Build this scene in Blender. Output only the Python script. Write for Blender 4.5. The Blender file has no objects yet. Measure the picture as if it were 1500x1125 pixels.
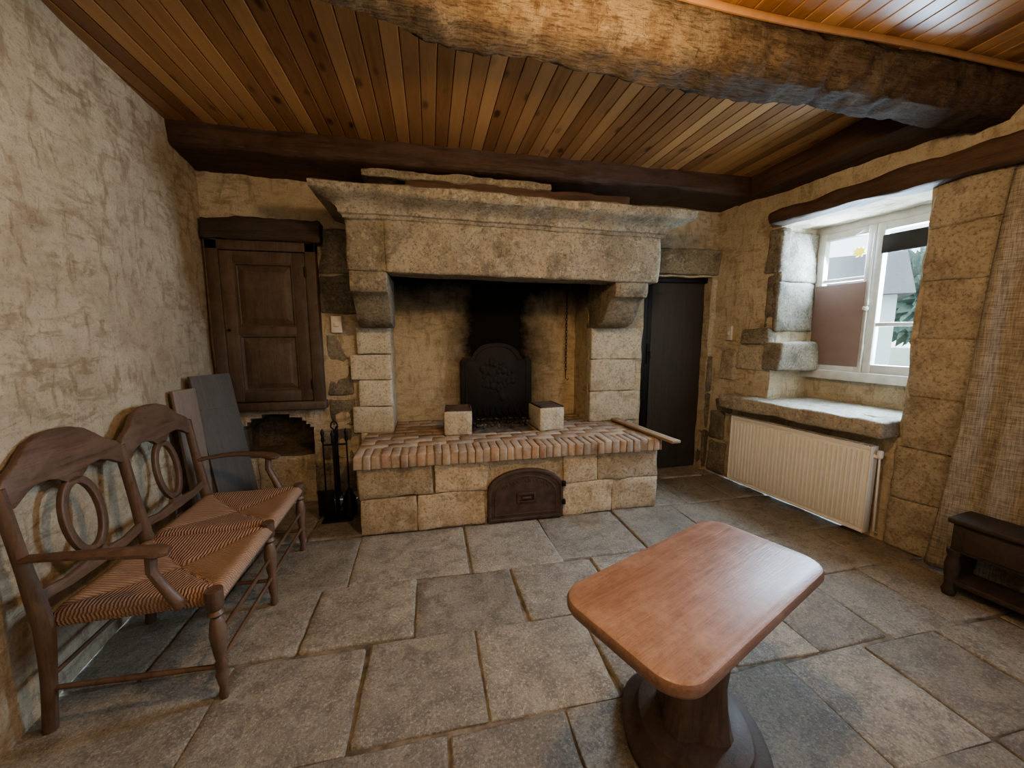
import bpy,bmesh,math,random
from mathutils import Vector,Matrix,noise
random.seed(11)
SC=bpy.context.scene
COL=SC.collection
rad=math.radians
# ------------------------------------------------------------------ helpers
def link(o,parent=None):
    COL.objects.link(o)
    if parent is not None:o.parent=parent
    return o
def meta(o,label=None,category=None,kind=None,group=None):
    if label:o["label"]=label
    if category:o["category"]=category
    if kind:o["kind"]=kind
    if group:o["group"]=group
    return o
def mkobj(name,bm,mats,parent=None,origin=None,angle=40,smooth=True):
    if origin is not None:
        bmesh.ops.translate(bm,verts=bm.verts,vec=-Vector(origin))
    me=bpy.data.meshes.new(name)
    bm.normal_update()
    bm.to_mesh(me);bm.free()
    if not isinstance(mats,(list,tuple)):mats=[mats]
    for m in mats:me.materials.append(m)
    if smooth:
        me.shade_smooth();me.set_sharp_from_angle(angle=rad(angle))
    o=bpy.data.objects.new(name,me)
    if origin is not None:o.location=origin
    return link(o,parent)
def empty(name,loc,rotz=0,label=None,category=None,kind=None):
    e=bpy.data.objects.new(name,None);e.location=loc;e.rotation_euler=(0,0,rotz);e.empty_display_size=.1
    link(e);meta(e,label,category,kind);return e
def merge(bm,t,mi=None):
    if mi is not None:
        for f in t.faces:f.material_index=mi
    me=bpy.data.meshes.new("tmp");t.to_mesh(me);t.free();bm.from_mesh(me);bpy.data.meshes.remove(me)
def rough(t,amp,freq,seed=0.):
    t.normal_update()
    mv=[]
    for v in t.verts:
        p=v.co*freq+Vector((seed*3.1,seed*1.7,seed*.9))
        d=noise.noise(p)+.5*noise.noise(p*2.3)+.25*noise.noise(p*5.1)
        mv.append(v.normal*d*amp)
    for v,m in zip(t.verts,mv):v.co+=m
def box(bm,x0,x1,y0,y1,z0,z1,bev=0,seg=2,step=None,amp=0,freq=6,seed=0,M=None,mi=None,jit=0):
    t=bmesh.new();bmesh.ops.create_cube(t,size=1)
    for v in t.verts:
        v.co=Vector((x0+(v.co.x+.5)*(x1-x0),y0+(v.co.y+.5)*(y1-y0),z0+(v.co.z+.5)*(z1-z0)))
        if jit:v.co+=Vector((random.uniform(-jit,jit),random.uniform(-jit,jit),random.uniform(-jit,jit)*.3))
    if bev:bmesh.ops.bevel(t,geom=t.edges[:],offset=bev,segments=seg,profile=.5,affect='EDGES')
    if step:
        for ax,(a,b) in enumerate(((x0,x1),(y0,y1),(z0,z1))):
            n=int((b-a)/step)
            for i in range(1,n+1):
                co=[0,0,0];co[ax]=a+(b-a)*i/(n+1);no=[0,0,0];no[ax]=1
                bmesh.ops.bisect_plane(t,geom=t.verts[:]+t.edges[:]+t.faces[:],plane_co=co,plane_no=no)
    if amp:rough(t,amp,freq,seed)
    if M is not None:bmesh.ops.transform(t,matrix=M,verts=t.verts)
    merge(bm,t,mi)
def lathe(bm,prof,seg=16,c=(0,0,0),M=None,mi=None,cap=True,polyf=None):
    t=bmesh.new();rings=[]
    for r,z in prof:
        ring=[]
        for i in range(seg):
            a=2*math.pi*i/seg;rr=r*(polyf(a,z) if polyf else 1)
            ring.append(t.verts.new((c[0]+rr*math.cos(a),c[1]+rr*math.sin(a),c[2]+z)))
        rings.append(ring)
    for a,b in zip(rings,rings[1:]):
        for i in range(seg):
            j=(i+1)%seg;t.faces.new((a[i],a[j],b[j],b[i]))
    if cap:
        t.faces.new(list(reversed(rings[0])));t.faces.new(rings[-1])
    if M is not None:bmesh.ops.transform(t,matrix=M,verts=t.verts)
    merge(bm,t,mi)
def tube(bm,pts,r,seg=8,M=None,flat=None,mi=None):
    t=bmesh.new();pts=[Vector(p) for p in pts];n=len(pts)
    rs=r if isinstance(r,(list,tuple)) else [r]*n
    rings=[];up=None
    for i,p in enumerate(pts):
        d=(pts[min(i+1,n-1)]-pts[max(i-1,0)]).normalized()
        if up is None:
            up=Vector((0,0,1)) if abs(d.z)<.9 else Vector((1,0,0))
        s=d.cross(up).normalized();u=s.cross(d).normalized();up=u
        ring=[]
        for k in range(seg):
            a=2*math.pi*k/seg+math.pi/seg
            fu,fs=(flat if flat else (1,1))
            ring.append(t.verts.new(p+s*math.cos(a)*rs[i]*fs+u*math.sin(a)*rs[i]*fu))
        rings.append(ring)
    for a,b in zip(rings,rings[1:]):
        for i in range(seg):
            j=(i+1)%seg;t.faces.new((a[i],a[j],b[j],b[i]))
    t.faces.new(list(reversed(rings[0])));t.faces.new(rings[-1])
    bmesh.ops.recalc_face_normals(t,faces=t.faces)
    if M is not None:bmesh.ops.transform(t,matrix=M,verts=t.verts)
    merge(bm,t,mi)
def prism(bm,pts,axis,d0,d1,bev=0,holes=None,M=None,mi=None,seg=2):
    t=bmesh.new()
    def P(p,d):
        return {'x':(d,p[0],p[1]),'y':(p[0],d,p[1]),'z':(p[0],p[1],d)}[axis]
    a=[t.verts.new(P(p,d0)) for p in pts];b=[t.verts.new(P(p,d1)) for p in pts];n=len(pts)
    if holes is None:
        t.faces.new(a);t.faces.new(list(reversed(b)))
        for i in range(n):
            j=(i+1)%n;t.faces.new((a[i],b[i],b[j],a[j]))
    else:
        c=[t.verts.new(P(p,d0)) for p in holes];d=[t.verts.new(P(p,d1)) for p in holes]
        for i in range(n):
            j=(i+1)%n
            t.faces.new((a[i],b[i],b[j],a[j]));t.faces.new((c[j],d[j],d[i],c[i]))
            t.faces.new((a[j],c[j],c[i],a[i]));t.faces.new((b[i],d[i],d[j],b[j]))
    bmesh.ops.recalc_face_normals(t,faces=t.faces)
    if bev:
        es=[e for e in t.edges if len(e.link_faces)==2 and e.calc_face_angle(0)>.9]
        bmesh.ops.bevel(t,geom=es,offset=bev,segments=seg,profile=.5,affect='EDGES')
    if M is not None:bmesh.ops.transform(t,matrix=M,verts=t.verts)
    merge(bm,t,mi)
# ------------------------------------------------------------------ node helpers
class N:
    def __init__(s,name):
        s.m=bpy.data.materials.new(name);s.m.use_nodes=True;s.t=s.m.node_tree
        s.b=s.t.nodes["Principled BSDF"];s.tc=s.t.nodes.new("ShaderNodeTexCoord")
        s.geo=s.t.nodes.new("ShaderNodeNewGeometry")
        s.obj=s.tc.outputs["Object"]
    def L(s,a,b):s.t.links.new(a,b)
    def val(s,inp,v):
        if isinstance(v,bpy.types.NodeSocket):s.L(v,inp)
        else:inp.default_value=v
    def map(s,vec,scale=(1,1,1),loc=(0,0,0),rot=(0,0,0)):
        n=s.t.nodes.new("ShaderNodeMapping");s.L(vec,n.inputs[0]);n.inputs["Scale"].default_value=scale;n.inputs["Rotation"].default_value=rot
        s.val(n.inputs["Location"],loc);return n.outputs[0]
    def noise(s,vec,scale=5,detail=6,rough=.55,dist=0):
        n=s.t.nodes.new("ShaderNodeTexNoise");s.L(vec,n.inputs["Vector"]);n.inputs["Scale"].default_value=scale;n.inputs["Detail"].default_value=detail
        n.inputs["Roughness"].default_value=rough;n.inputs["Distortion"].default_value=dist;return n.outputs["Fac"]
    def vor(s,vec,scale=5,feature='F1',out="Distance",rnd=1):
        n=s.t.nodes.new("ShaderNodeTexVoronoi");n.feature=feature;s.L(vec,n.inputs["Vector"]);n.inputs["Scale"].default_value=scale;n.inputs["Randomness"].default_value=rnd;return n.outputs[out]
    def ramp(s,fac,stops):
        n=s.t.nodes.new("ShaderNodeValToRGB");s.L(fac,n.inputs[0]);e=n.color_ramp.elements
        while len(e)<len(stops):e.new(.5)
        for k,(p,c) in zip(e,stops):
            k.position=p
            k.color=(c,c,c,1) if isinstance(c,(int,float)) else (c[0],c[1],c[2],1)
        return n.outputs[0]
    def mix(s,fac,a,b,mode='MIX'):
        n=s.t.nodes.new("ShaderNodeMix");n.data_type='RGBA';n.blend_type=mode
        s.val(n.inputs[0],fac)
        for i,v in ((6,a),(7,b)):
            if isinstance(v,(tuple,list)):n.inputs[i].default_value=(v[0],v[1],v[2],1)
            else:s.L(v,n.inputs[i])
        return n.outputs[2]
    def math(s,op,a,b=0,c=None,clamp=False):
        n=s.t.nodes.new("ShaderNodeMath");n.operation=op;n.use_clamp=clamp;s.val(n.inputs[0],a);s.val(n.inputs[1],b)
        if c is not None:s.val(n.inputs[2],c)
        return n.outputs[0]
    def hsv(s,c,v,sat=1.):
        h=s.t.nodes.new("ShaderNodeHueSaturation");s.L(c,h.inputs["Color"]);s.val(h.inputs["Value"],v);s.val(h.inputs["Saturation"],sat);return h.outputs[0]
    def sep(s,v):
        n=s.t.nodes.new("ShaderNodeSeparateXYZ");s.L(v,n.inputs[0]);return n.outputs
    def bump(s,h,st=.5,d=.01,prev=None):
        n=s.t.nodes.new("ShaderNodeBump");s.L(h,n.inputs["Height"]);n.inputs["Strength"].default_value=st;n.inputs["Distance"].default_value=d
        if prev is not None:s.L(prev,n.inputs["Normal"])
        return n.outputs[0]
    def island(s):return s.geo.outputs["Random Per Island"]
    def done(s,col,rough=.7,nrm=None,metal=0,coat=0,spec=None):
        if isinstance(col,(tuple,list)):s.b.inputs["Base Color"].default_value=(col[0],col[1],col[2],1)
        else:s.L(col,s.b.inputs["Base Color"])
        s.val(s.b.inputs["Roughness"],rough);s.b.inputs["Metallic"].default_value=metal
        s.b.inputs["Coat Weight"].default_value=coat;s.b.inputs["Coat Roughness"].default_value=.25
        if spec is not None:s.b.inputs["Specular IOR Level"].default_value=spec
        if nrm is not None:s.L(nrm,s.b.inputs["Normal"])
        return s.m
def plaster(name,c0,c1,c2,soot=False):
    n=N(name);o=n.obj
    big=n.noise(o,1.1,8,.65,.5);med=n.noise(o,5,9,.75,.6)
    col=n.mix(n.ramp(big,[(.38,0),(.62,1)]),c0,c1)
    st=n.noise(n.map(o,(1,1,3.0),rot=(.7,.5,.3)),7.5,8,.68,.5)
    st2=n.noise(n.map(o,(3,3,1),rot=(-.6,.7,.3)),6,8,.68,.5)
    msk=n.ramp(n.noise(o,1.7,4,.6),[(.4,.25),(.6,1)])
    col=n.mix(n.math('MULTIPLY',n.math('MULTIPLY',n.ramp(st,[(.50,0),(.60,1)]),.62),msk),col,c2)
    col=n.mix(n.math('MULTIPLY',n.ramp(st2,[(.53,0),(.63,1)]),.48),col,(c2[0]*.85,c2[1]*.82,c2[2]*.75))
    col=n.mix(n.math('MULTIPLY',n.ramp(med,[(.48,0),(.68,1)]),.45),col,(c2[0],c2[1],c2[2]*1.05))
    fine=n.noise(o,85,6,.75)
    col=n.mix(n.ramp(fine,[(.34,.45),(.46,0)]),col,(c2[0]*.5,c2[1]*.5,c2[2]*.5))
    if soot:
        x,y,z=n.sep(o)
        nz=n.math('MULTIPLY',n.math('SUBTRACT',n.noise(o,3.0,9,.75),.5),1.3)
        f1=n.math('MULTIPLY',n.math('SUBTRACT',.64,n.math('ABSOLUTE',n.math('SUBTRACT',x,.68))),2.6)
        f2=n.math('MULTIPLY',n.math('SUBTRACT',z,1.40),1.8)
        f=n.math('ADD',n.math('MAXIMUM',f1,f2),nz,clamp=True)
        f=n.ramp(f,[(.0,.08),(.5,.52),(1.0,1)])
        col=n.mix(f,col,(.018,.014,.011))
    h=n.math('ADD',n.math('ADD',n.math('MULTIPLY',st,.9),n.math('MULTIPLY',st2,.8)),n.math('ADD',n.math('MULTIPLY',fine,.16),n.math('MULTIPLY',med,.6)))
    b=n.bump(h,.75,.026)
    return n.done(col,.95,b,spec=.12)
def stone(name,c0,c1,c2,lich=(.6,.55,.42),rough=.88,sc=1,isl=.25,bs=.5):
    n=N(name);o=n.map(n.obj,(sc,sc,sc))
    big=n.noise(o,2.6,9,.72,.4);fine=n.noise(o,55,7,.8);pit=n.vor(o,75);mid=n.noise(o,14,8,.8,.2)
    col=n.mix(n.ramp(big,[(.38,0),(.6,1)]),c0,c1)
    col=n.mix(n.math('MULTIPLY',n.ramp(n.noise(o,5,9,.8,.3),[(.48,0),(.6,1)]),.8),col,c2)
    col=n.mix(n.math('MULTIPLY',n.ramp(mid,[(.54,0),(.60,1)]),.55),col,lich)
    col=n.mix(n.ramp(fine,[(.36,.8),(.5,0)]),col,(c2[0]*.5,c2[1]*.5,c2[2]*.5))
    col=n.hsv(col,n.math('ADD',1-isl/2,n.math('MULTIPLY',n.island(),isl)))
    h=n.math('ADD',n.math('MULTIPLY',fine,.6),n.math('MULTIPLY',n.ramp(pit,[(0,0),(.3,1)]),.3))
    h=n.math('ADD',h,n.math('MULTIPLY',mid,.8))
    return n.done(col,rough,n.bump(h,bs,.010),spec=.22)
def wood(name,c0,c1,c2,axis=0,rough=.5,coat=0,isl=.3,gs=1.,knots=False,bs=.25,islcol=None,warp=0.,wear=None):
    n=N(name)
    s=[14*gs]*3;s[axis]=.9*gs
    off=n.t.nodes.new("ShaderNodeCombineXYZ");r=n.math('MULTIPLY',n.island(),37.)
    for i in range(3):n.L(r,off.inputs[i])
    p=n.map(n.obj,tuple(s),loc=off.outputs[0])
    g=n.noise(p,1.6,8,.6,.9+warp);fi=n.noise(n.map(p,(4,4,4)),3,5,.7)
    col=n.mix(n.ramp(g,[(.32,0),(.6,1)]),c0,c1)
    col=n.mix(n.math('MULTIPLY',n.ramp(fi,[(.5,0),(.7,1)]),.6),col,c2)
    h=n.math('ADD',g,n.math('MULTIPLY',fi,.5))
    if knots:
        s2=[7.5]*3;s2[axis]=3.4
        k=n.vor(n.map(n.obj,tuple(s2),loc=off.outputs[0]),1.1)
        col=n.mix(n.ramp(k,[(.10,.95),(.22,0)]),col,(c2[0]*.35,c2[1]*.3,c2[2]*.3))
    if islcol:col=n.mix(n.ramp(n.island(),[(.15,0),(.95,1)]),col,n.mix(.6,col,islcol))
    if wear:
        wn=n.noise(n.obj,6,9,.8,.2)
        col=n.mix(n.ramp(wn,[(.46,0),(.66,.7)]),col,wear)
    col=n.hsv(col,n.math('ADD',1-isl/2,n.math('MULTIPLY',n.island(),isl)))
    rr=n.math('ADD',rough-.06,n.math('MULTIPLY',g,.15))
    return n.done(col,rr,n.bump(h,bs,.006),coat=coat)
def plain(name,c,rough=.5,metal=0,coat=0,var=.2,bs=.1):
    n=N(name);f=n.noise(n.obj,14,6,.6)
    col=n.mix(n.ramp(f,[(.35,0),(.7,1)]),c,(c[0]*(1-var),c[1]*(1-var),c[2]*(1-var)))
    return n.done(col,rough,n.bump(n.noise(n.obj,45,4,.6),bs,.004),metal=metal,coat=coat)
# ------------------------------------------------------------------ materials
M_pl=plaster("plaster_cream",(.44,.36,.255),(.58,.495,.365),(.26,.185,.11))
M_pl2=plaster("plaster_pale_cream",(.50,.425,.31),(.62,.545,.415),(.31,.23,.145))
M_soot=plaster("plaster_sooty",(.54,.44,.29),(.63,.53,.37),(.35,.26,.155),soot=True)
M_lime=stone("limestone_mantel",(.225,.192,.14),(.315,.272,.20),(.13,.11,.085),(.42,.37,.27))
M_jamb=stone("limestone_pale",(.50,.45,.35),(.58,.53,.42),(.38,.32,.23),(.64,.585,.47),isl=.2,bs=.35)
M_grey=stone("stone_grey",(.20,.178,.142),(.29,.257,.205),(.12,.105,.083),(.38,.335,.265))
M_hearth=stone("hearth_stone",(.43,.355,.255),(.53,.45,.335),(.30,.23,.15),(.60,.525,.41),isl=.35,bs=.5)
M_pill=stone("pillar_stone",(.36,.31,.235),(.45,.395,.305),(.25,.205,.15),(.50,.44,.35),isl=.15,bs=.4)
M_shelf=stone("shelf_stone",(.36,.325,.27),(.45,.41,.34),(.24,.215,.175))
M_niche=stone("niche_stone_shaded",(.16,.13,.095),(.23,.19,.14),(.09,.072,.055),(.28,.235,.175))  # brownish lining, darkened so the recess shade sits in its colour
M_beam=wood("beam_dark",(.050,.028,.017),(.105,.058,.034),(.025,.014,.01),axis=0,rough=.68,bs=.8)
M_beamy=wood("beam_dark_side",(.055,.032,.02),(.10,.058,.036),(.03,.016,.01),axis=1,rough=.7,bs=.8)
def bigbeam():
    n=N("beam_weathered");o=n.obj
    p=n.map(o,(2.2,11,11));g=n.noise(p,2.0,9,.78,.5);f=n.noise(n.map(o,(5,60,60)),2,8,.8,.2)
    cr=n.noise(n.map(o,(42,9,9)),2,7,.8,.2)
    col=n.mix(n.ramp(g,[(.38,0),(.58,1)]),(.125,.080,.046),(.27,.19,.115))
    col=n.mix(n.ramp(n.noise(o,3.0,9,.8,.2),[(.47,0),(.58,.75)]),col,(.42,.335,.215))
    col=n.mix(n.ramp(f,[(.49,0),(.60,.75)]),col,(.070,.045,.026))
    col=n.mix(n.ramp(cr,[(.55,0),(.63,.55)]),col,(.06,.037,.022))
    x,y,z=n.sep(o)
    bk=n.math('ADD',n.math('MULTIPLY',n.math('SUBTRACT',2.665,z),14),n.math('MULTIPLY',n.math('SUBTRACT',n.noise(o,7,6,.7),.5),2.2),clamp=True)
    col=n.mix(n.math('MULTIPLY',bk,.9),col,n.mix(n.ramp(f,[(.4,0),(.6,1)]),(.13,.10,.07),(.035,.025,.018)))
    xr=n.math('MULTIPLY',n.math('SUBTRACT',x,1.5),1.0,clamp=True)
    col=n.mix(n.math('MULTIPLY',xr,.5),col,(.095,.050,.030))
    h=n.math('ADD',n.math('ADD',n.math('MULTIPLY',g,1.5),n.math('MULTIPLY',f,.6)),n.math('MULTIPLY',cr,.6))
    return n.done(col,.85,n.bump(h,1.0,.025),spec=.2)
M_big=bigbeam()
M_ceil=wood("pine_boards",(.255,.115,.044),(.35,.17,.068),(.155,.067,.026),axis=1,rough=.38,coat=.10,isl=.55,knots=True,bs=.10,islcol=(.42,.25,.11))
M_cup=wood("cupboard_wood",(.070,.047,.030),(.108,.073,.048),(.037,.025,.018),axis=2,rough=.6,isl=.25,bs=.45,wear=(.14,.108,.08))
M_cupd=wood("cupboard_dark",(.036,.025,.019),(.058,.040,.030),(.02,.014,.011),axis=0,rough=.7,bs=.7)
M_bench=wood("bench_wood",(.085,.050,.032),(.140,.085,.056),(.042,.025,.017),axis=2,rough=.48,coat=.06,isl=.15,bs=.2,wear=(.17,.115,.08))
M_bencht=wood("bench_crest_wood",(.085,.050,.032),(.140,.085,.056),(.042,.025,.017),axis=1,rough=.48,coat=.06,isl=.15,bs=.2,wear=(.17,.115,.08))
M_table=wood("table_top_wood",(.20,.112,.080),(.28,.165,.122),(.12,.066,.046),axis=0,rough=.42,coat=.08,isl=.1,gs=2.0,bs=.3,warp=.1,wear=(.37,.255,.20))
M_tabled=wood("table_base_wood",(.065,.040,.028),(.105,.065,.044),(.036,.022,.015),axis=2,rough=.6,coat=.02,bs=.4,wear=(.13,.09,.065))
M_door=wood("door_dark",(.042,.037,.033),(.060,.052,.046),(.028,.024,.021),axis=2,rough=.6,isl=.1,bs=.15)
M_board=wood("board_grey",(.070,.061,.051),(.102,.090,.078),(.045,.04,.034),axis=2,rough=.65)
M_board2=wood("board_tan",(.17,.13,.10),(.23,.18,.14),(.12,.09,.065),axis=2,rough=.65)
M_plank=wood("plank_brown",(.24,.165,.10),(.31,.22,.14),(.15,.09,.05),axis=1,rough=.65)
M_iron=plain("cast_iron",(.024,.020,.017),.65,.3,var=.5,bs=.4)
M_rust=plain("rusty_iron",(.12,.080,.062),.6,.3,var=.5,bs=.5)
M_black=plain("black_iron",(.02,.018,.016),.5,.5)
M_white=plain("white_enamel",(.82,.81,.77),.35,var=.05,bs=.02)
M_wpaint=plain("white_paint_old",(.62,.61,.58),.5,var=.2,bs=.3)
M_switch=plain("switch_plastic",(.66,.62,.55),.4,var=.05)
M_ash=plain("ash",(.15,.13,.115),.95,var=.75,bs=1)
M_card=plain("brown_panel",(.24,.165,.145),.75,var=.08)
M_cable=plain("orange_cable",(.34,.18,.075),.45,var=.2)
M_yel=plain("yellow_sticker",(.85,.62,.05),.5,var=.1)
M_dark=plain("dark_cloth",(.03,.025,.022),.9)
def brickmat():
    n=N("hearth_brick");o=n.obj
    c=n.ramp(n.island(),[(0,(.37,.225,.145)),(.25,(.44,.325,.22)),(.45,(.30,.24,.195)),(.65,(.47,.385,.29)),(.85,(.39,.245,.165)),(1,(.28,.22,.18))])
    c=n.mix(n.ramp(n.noise(o,18,6,.8),[(.42,0),(.6,.65)]),c,(.46,.39,.315))
    c=n.mix(n.ramp(n.noise(o,5,7,.8),[(.48,0),(.64,.65)]),c,(.18,.145,.12))
    return n.done(c,.88,n.bump(n.noise(o,50,5,.7),.6,.008),spec=.25)
M_brick=brickmat()
def floormat():
    n=N("floor_slabs");o=n.obj
    off=n.t.nodes.new("ShaderNodeCombineXYZ");n.L(n.math('MULTIPLY',n.island(),21.),off.inputs[0]);n.L(n.math('MULTIPLY',n.island(),11.),off.inputs[1])
    p=n.map(o,loc=off.outputs[0])
    big=n.noise(p,2.0,9,.7,.4);med=n.noise(p,8,9,.82,.2);fine=n.noise(p,90,7,.8);pit=n.vor(p,80)
    c=n.mix(n.ramp(big,[(.36,0),(.62,1)]),(.275,.245,.195),(.415,.37,.30))
    c=n.mix(n.ramp(med,[(.44,0),(.57,.85)]),c,(.185,.16,.125))
    c=n.mix(n.ramp(fine,[(.53,0),(.62,.75)]),c,(.56,.52,.44))
    c=n.mix(n.ramp(fine,[(.34,.85),(.46,0)]),c,(.10,.085,.07))
    c=n.hsv(c,n.math('ADD',.82,n.math('MULTIPLY',n.island(),.36)))
    h=n.math('ADD',n.math('MULTIPLY',med,1.4),n.math('ADD',n.math('MULTIPLY',fine,.6),n.math('MULTIPLY',big,1.2)))
    h=n.math('ADD',h,n.math('MULTIPLY',n.ramp(pit,[(0,0),(.25,1)]),.3))
    r=n.ramp(med,[(.38,.20),(.60,.50)])
    return n.done(c,r,n.bump(h,.75,.014),spec=.7)
M_floor=floormat()
M_grout=plain("floor_joint",(.25,.21,.16),.95,var=.7,bs=.8)
def rush():
    n=N("rush_seat");g=n.tc.outputs["Generated"]
    x,y,z=n.sep(g);px=n.math('SUBTRACT',x,.5);py=n.math('SUBTRACT',y,.5)
    m=n.math('GREATER_THAN',n.math('ABSOLUTE',px),n.math('ABSOLUTE',py))
    nz=n.math('MULTIPLY',n.noise(g,5,2,.5),.03)
    co=n.math('ADD',n.math('ADD',n.math('MULTIPLY',m,y),n.math('MULTIPLY',n.math('SUBTRACT',1,m),x)),nz)
    st=n.math('SINE',n.math('MULTIPLY',co,270.))
    st=n.math('ADD',n.math('MULTIPLY',st,.5),.5)
    fib=n.noise(n.map(g,(1,1,1)),22,5,.75)
    c=n.mix(st,(.19,.105,.065),(.42,.27,.18))
    c=n.mix(n.ramp(fib,[(.35,0),(.62,.75)]),c,(.34,.195,.125))
    c=n.mix(n.math('MULTIPLY',m,.32),c,(.56,.40,.29))
    return n.done(c,.7,n.bump(st,.9,.007))
M_rush=rush()
def curtainmat():
    n=N("linen_curtain");o=n.obj
    a=n.noise(n.map(o,(4,4,60)),3,5,.7);b=n.noise(n.map(o,(60,60,3)),3,5,.7)
    f=n.math('ADD',a,b)
    c=n.mix(n.ramp(n.math('MULTIPLY',f,.5),[(.42,0),(.58,1)]),(.20,.17,.13),(.44,.39,.315))
    c=n.mix(n.ramp(n.noise(o,8,5,.7),[(.5,0),(.7,.4)]),c,(.2,.17,.13))
    return n.done(c,.95,n.bump(f,.6,.005),spec=.1)
M_curt=curtainmat()
def glassmat():
    m=bpy.data.materials.new("window_glass");m.use_nodes=True;t=m.node_tree;t.nodes.clear()
    a=t.nodes.new("ShaderNodeBsdfTransparent");b=t.nodes.new("ShaderNodeBsdfGlossy");b.inputs["Roughness"].default_value=.03
    x=t.nodes.new("ShaderNodeMixShader");x.inputs[0].default_value=.06;o=t.nodes.new("ShaderNodeOutputMaterial")
    t.links.new(a.outputs[0],x.inputs[1]);t.links.new(b.outputs[0],x.inputs[2]);t.links.new(x.outputs[0],o.inputs[0]);return m
M_glass=glassmat()
# ------------------------------------------------------------------ walls
CZ=2.83
def wall(name,o,d,nrm,ulen,zmax,step,holes,mats,amp=.012):
    o=Vector(o);d=Vector(d);nn=Vector(nrm);bm=bmesh.new()
    nu=int(ulen/step);nz=int(zmax/step);g=[]
    for i in range(nu+1):
        row=[]
        for k in range(nz+1):
            u=ulen*i/nu;z=zmax*k/nz
            row.append(bm.verts.new((u,z,0)))
        g.append(row)
    hl=[[] for _ in holes]
    for i in range(nu):
        for k in range(nz):
            f=bm.faces.new((g[i][k],g[i+1][k],g[i+1][k+1],g[i][k+1]))
            u=(i+.5)*ulen/nu;z=(k+.5)*zmax/nz
            for hi,hh in enumerate(holes):
                if hh[0](u,z):hl[hi].append(f);break
    for hi,hh in enumerate(holes):
        if not hl[hi]:continue
        r=bmesh.ops.extrude_face_region(bm,geom=hl[hi])
        bmesh.ops.delete(bm,geom=hl[hi],context='FACES')
        vs=[e for e in r['geom'] if isinstance(e,bmesh.types.BMVert)]
        fs=[e for e in r['geom'] if isinstance(e,bmesh.types.BMFace)]
        side=set(f for v in vs for f in v.link_faces)
        for v in vs:v.co.z-=hh[1]
        for f in side:f.material_index=hh[2]
        if hh[3]:
            dl=[f for f in fs if hh[3](f.calc_center_median().x,f.calc_center_median().y)]
            bmesh.ops.delete(bm,geom=dl,context='FACES')
    long=[e for e in bm.edges if e.calc_length()>step*1.8 and abs(e.verts[0].co.z-e.verts[1].co.z)>step]
    if long:bmesh.ops.subdivide_edges(bm,edges=long,cuts=5,use_grid_fill=True)
    for v in bm.verts:
        u,z,w=v.co
        p=o+d*u+Vector((0,0,z))+nn*w
        q=p*1.7
        n1=noise.noise(q)+.5*noise.noise(p*4.3)+.22*noise.noise(p*11)
        a=Vector((noise.noise(p*6+Vector((9,0,0))),0,noise.noise(p*6+Vector((0,9,0)))))
        v.co=p+nn*n1*amp+d*a.x*amp*.9+Vector((0,0,a.z*amp*.9 if 0.01<z<zmax-.01 else 0))
    bmesh.ops.recalc_face_normals(bm,faces=bm.faces)
    ob=mkobj(name,bm,mats,angle=60);meta(ob,kind="structure");return ob
def rect(a,b,c,d):return lambda u,z:a<u<b and c<z<d
XO=-1.95
def arch(u,z):
    x=u+XO
    return -1.55<x<-1.0 and .43<z<.60+.18*math.sqrt(max(0,1-((x+1.275)/.285)**2))
wall("wall_back",(XO,3.5,0),(1,0,0),(0,-1,0),5.1,CZ,.03,[
 (rect(-.33-XO,1.50-XO,.3,2.6),.36,1,None),
 (rect(2.06-XO,2.82-XO,-1,2.02),.22,0,lambda u,z:True),
 (rect(-1.62-XO,-.90-XO,.86,2.15),.06,0,None),
 (arch,.36,2,None)],[M_pl2,M_soot,M_niche],amp=.014)
RW_O=Vector((2.87,3.5,0));RW_D=Vector((.1405,-.9901,0));RW_N=Vector((-.9901,-.1405,0))
def rw(u,z,off=0):return RW_O+RW_D*u+Vector((0,0,z))+RW_N*off
wall("wall_right",rw(-.1,0),RW_D,RW_N,5.3,CZ,.035,[
 (rect(.74,1.70,.86,2.36),.5,0,lambda u,z:z>1.09 and .72<u<1.68)],[M_pl2],amp=.016)
LW_D=Vector((.105,-.9945,0));LW_N=Vector((.9945,.105,0))
wall("wall_left",(-1.70,3.6,0),LW_D,LW_N,5.3,CZ,.04,[],[M_pl],amp=.014)
wall("wall_front",(3.9,-1.5,0),(-1,0,0),(0,1,0),5.6,CZ,.12,[],[M_pl])
# ceiling boards
bm=bmesh.new();x=-1.95;w=.088
while x<3.75:
    box(bm,x+.0012,x+w-.0012,-1.55,3.55,CZ,CZ+.02,bev=.004,seg=1)
    x+=w
box(bm,-2.1,3.9,-1.7,4.1,CZ+.018,CZ+.08)
meta(mkobj("ceiling",bm,M_ceil,smooth=False),kind="structure")
# floor
bm=bmesh.new()
rows=[(3.9,3.34,[-1.4,-.7,-.1,.5,1.1,1.7,2.25,2.75]),(3.34,2.79,[-1.5,-.9,-.3,.3,.95,1.6,2.15,2.62]),
(2.79,2.2,[-1.15,-.51,.21,.80,1.42,1.98,2.5]),(2.2,1.74,[-1.25,-.64,-.107,.45,.98,1.42,1.86,2.3,2.74]),
(1.74,1.26,[-.88,-.316,.178,.73,1.28,1.72,2.14,2.56,3.0]),(1.26,.82,[-1.1,-.55,.02,.48,1.05,1.5,1.95,2.4,2.85,3.2]),
(.82,.36,[-1.3,-.7,-.2,.35,.8,1.4,1.95,2.5]),(.36,-.12,[-1.1,-.5,.1,.6,1.2,1.8,2.4]),(-.12,-.6,[-1.2,-.6,0,.6,1.2,1.8,2.4]),(-.6,-1.1,[-1.1,-.5,.1,.7,1.3,1.9,2.5]),(-1.1,-1.6,[-1.2,-.6,0,.6,1.2,1.8,2.4])]
sd=0
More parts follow.
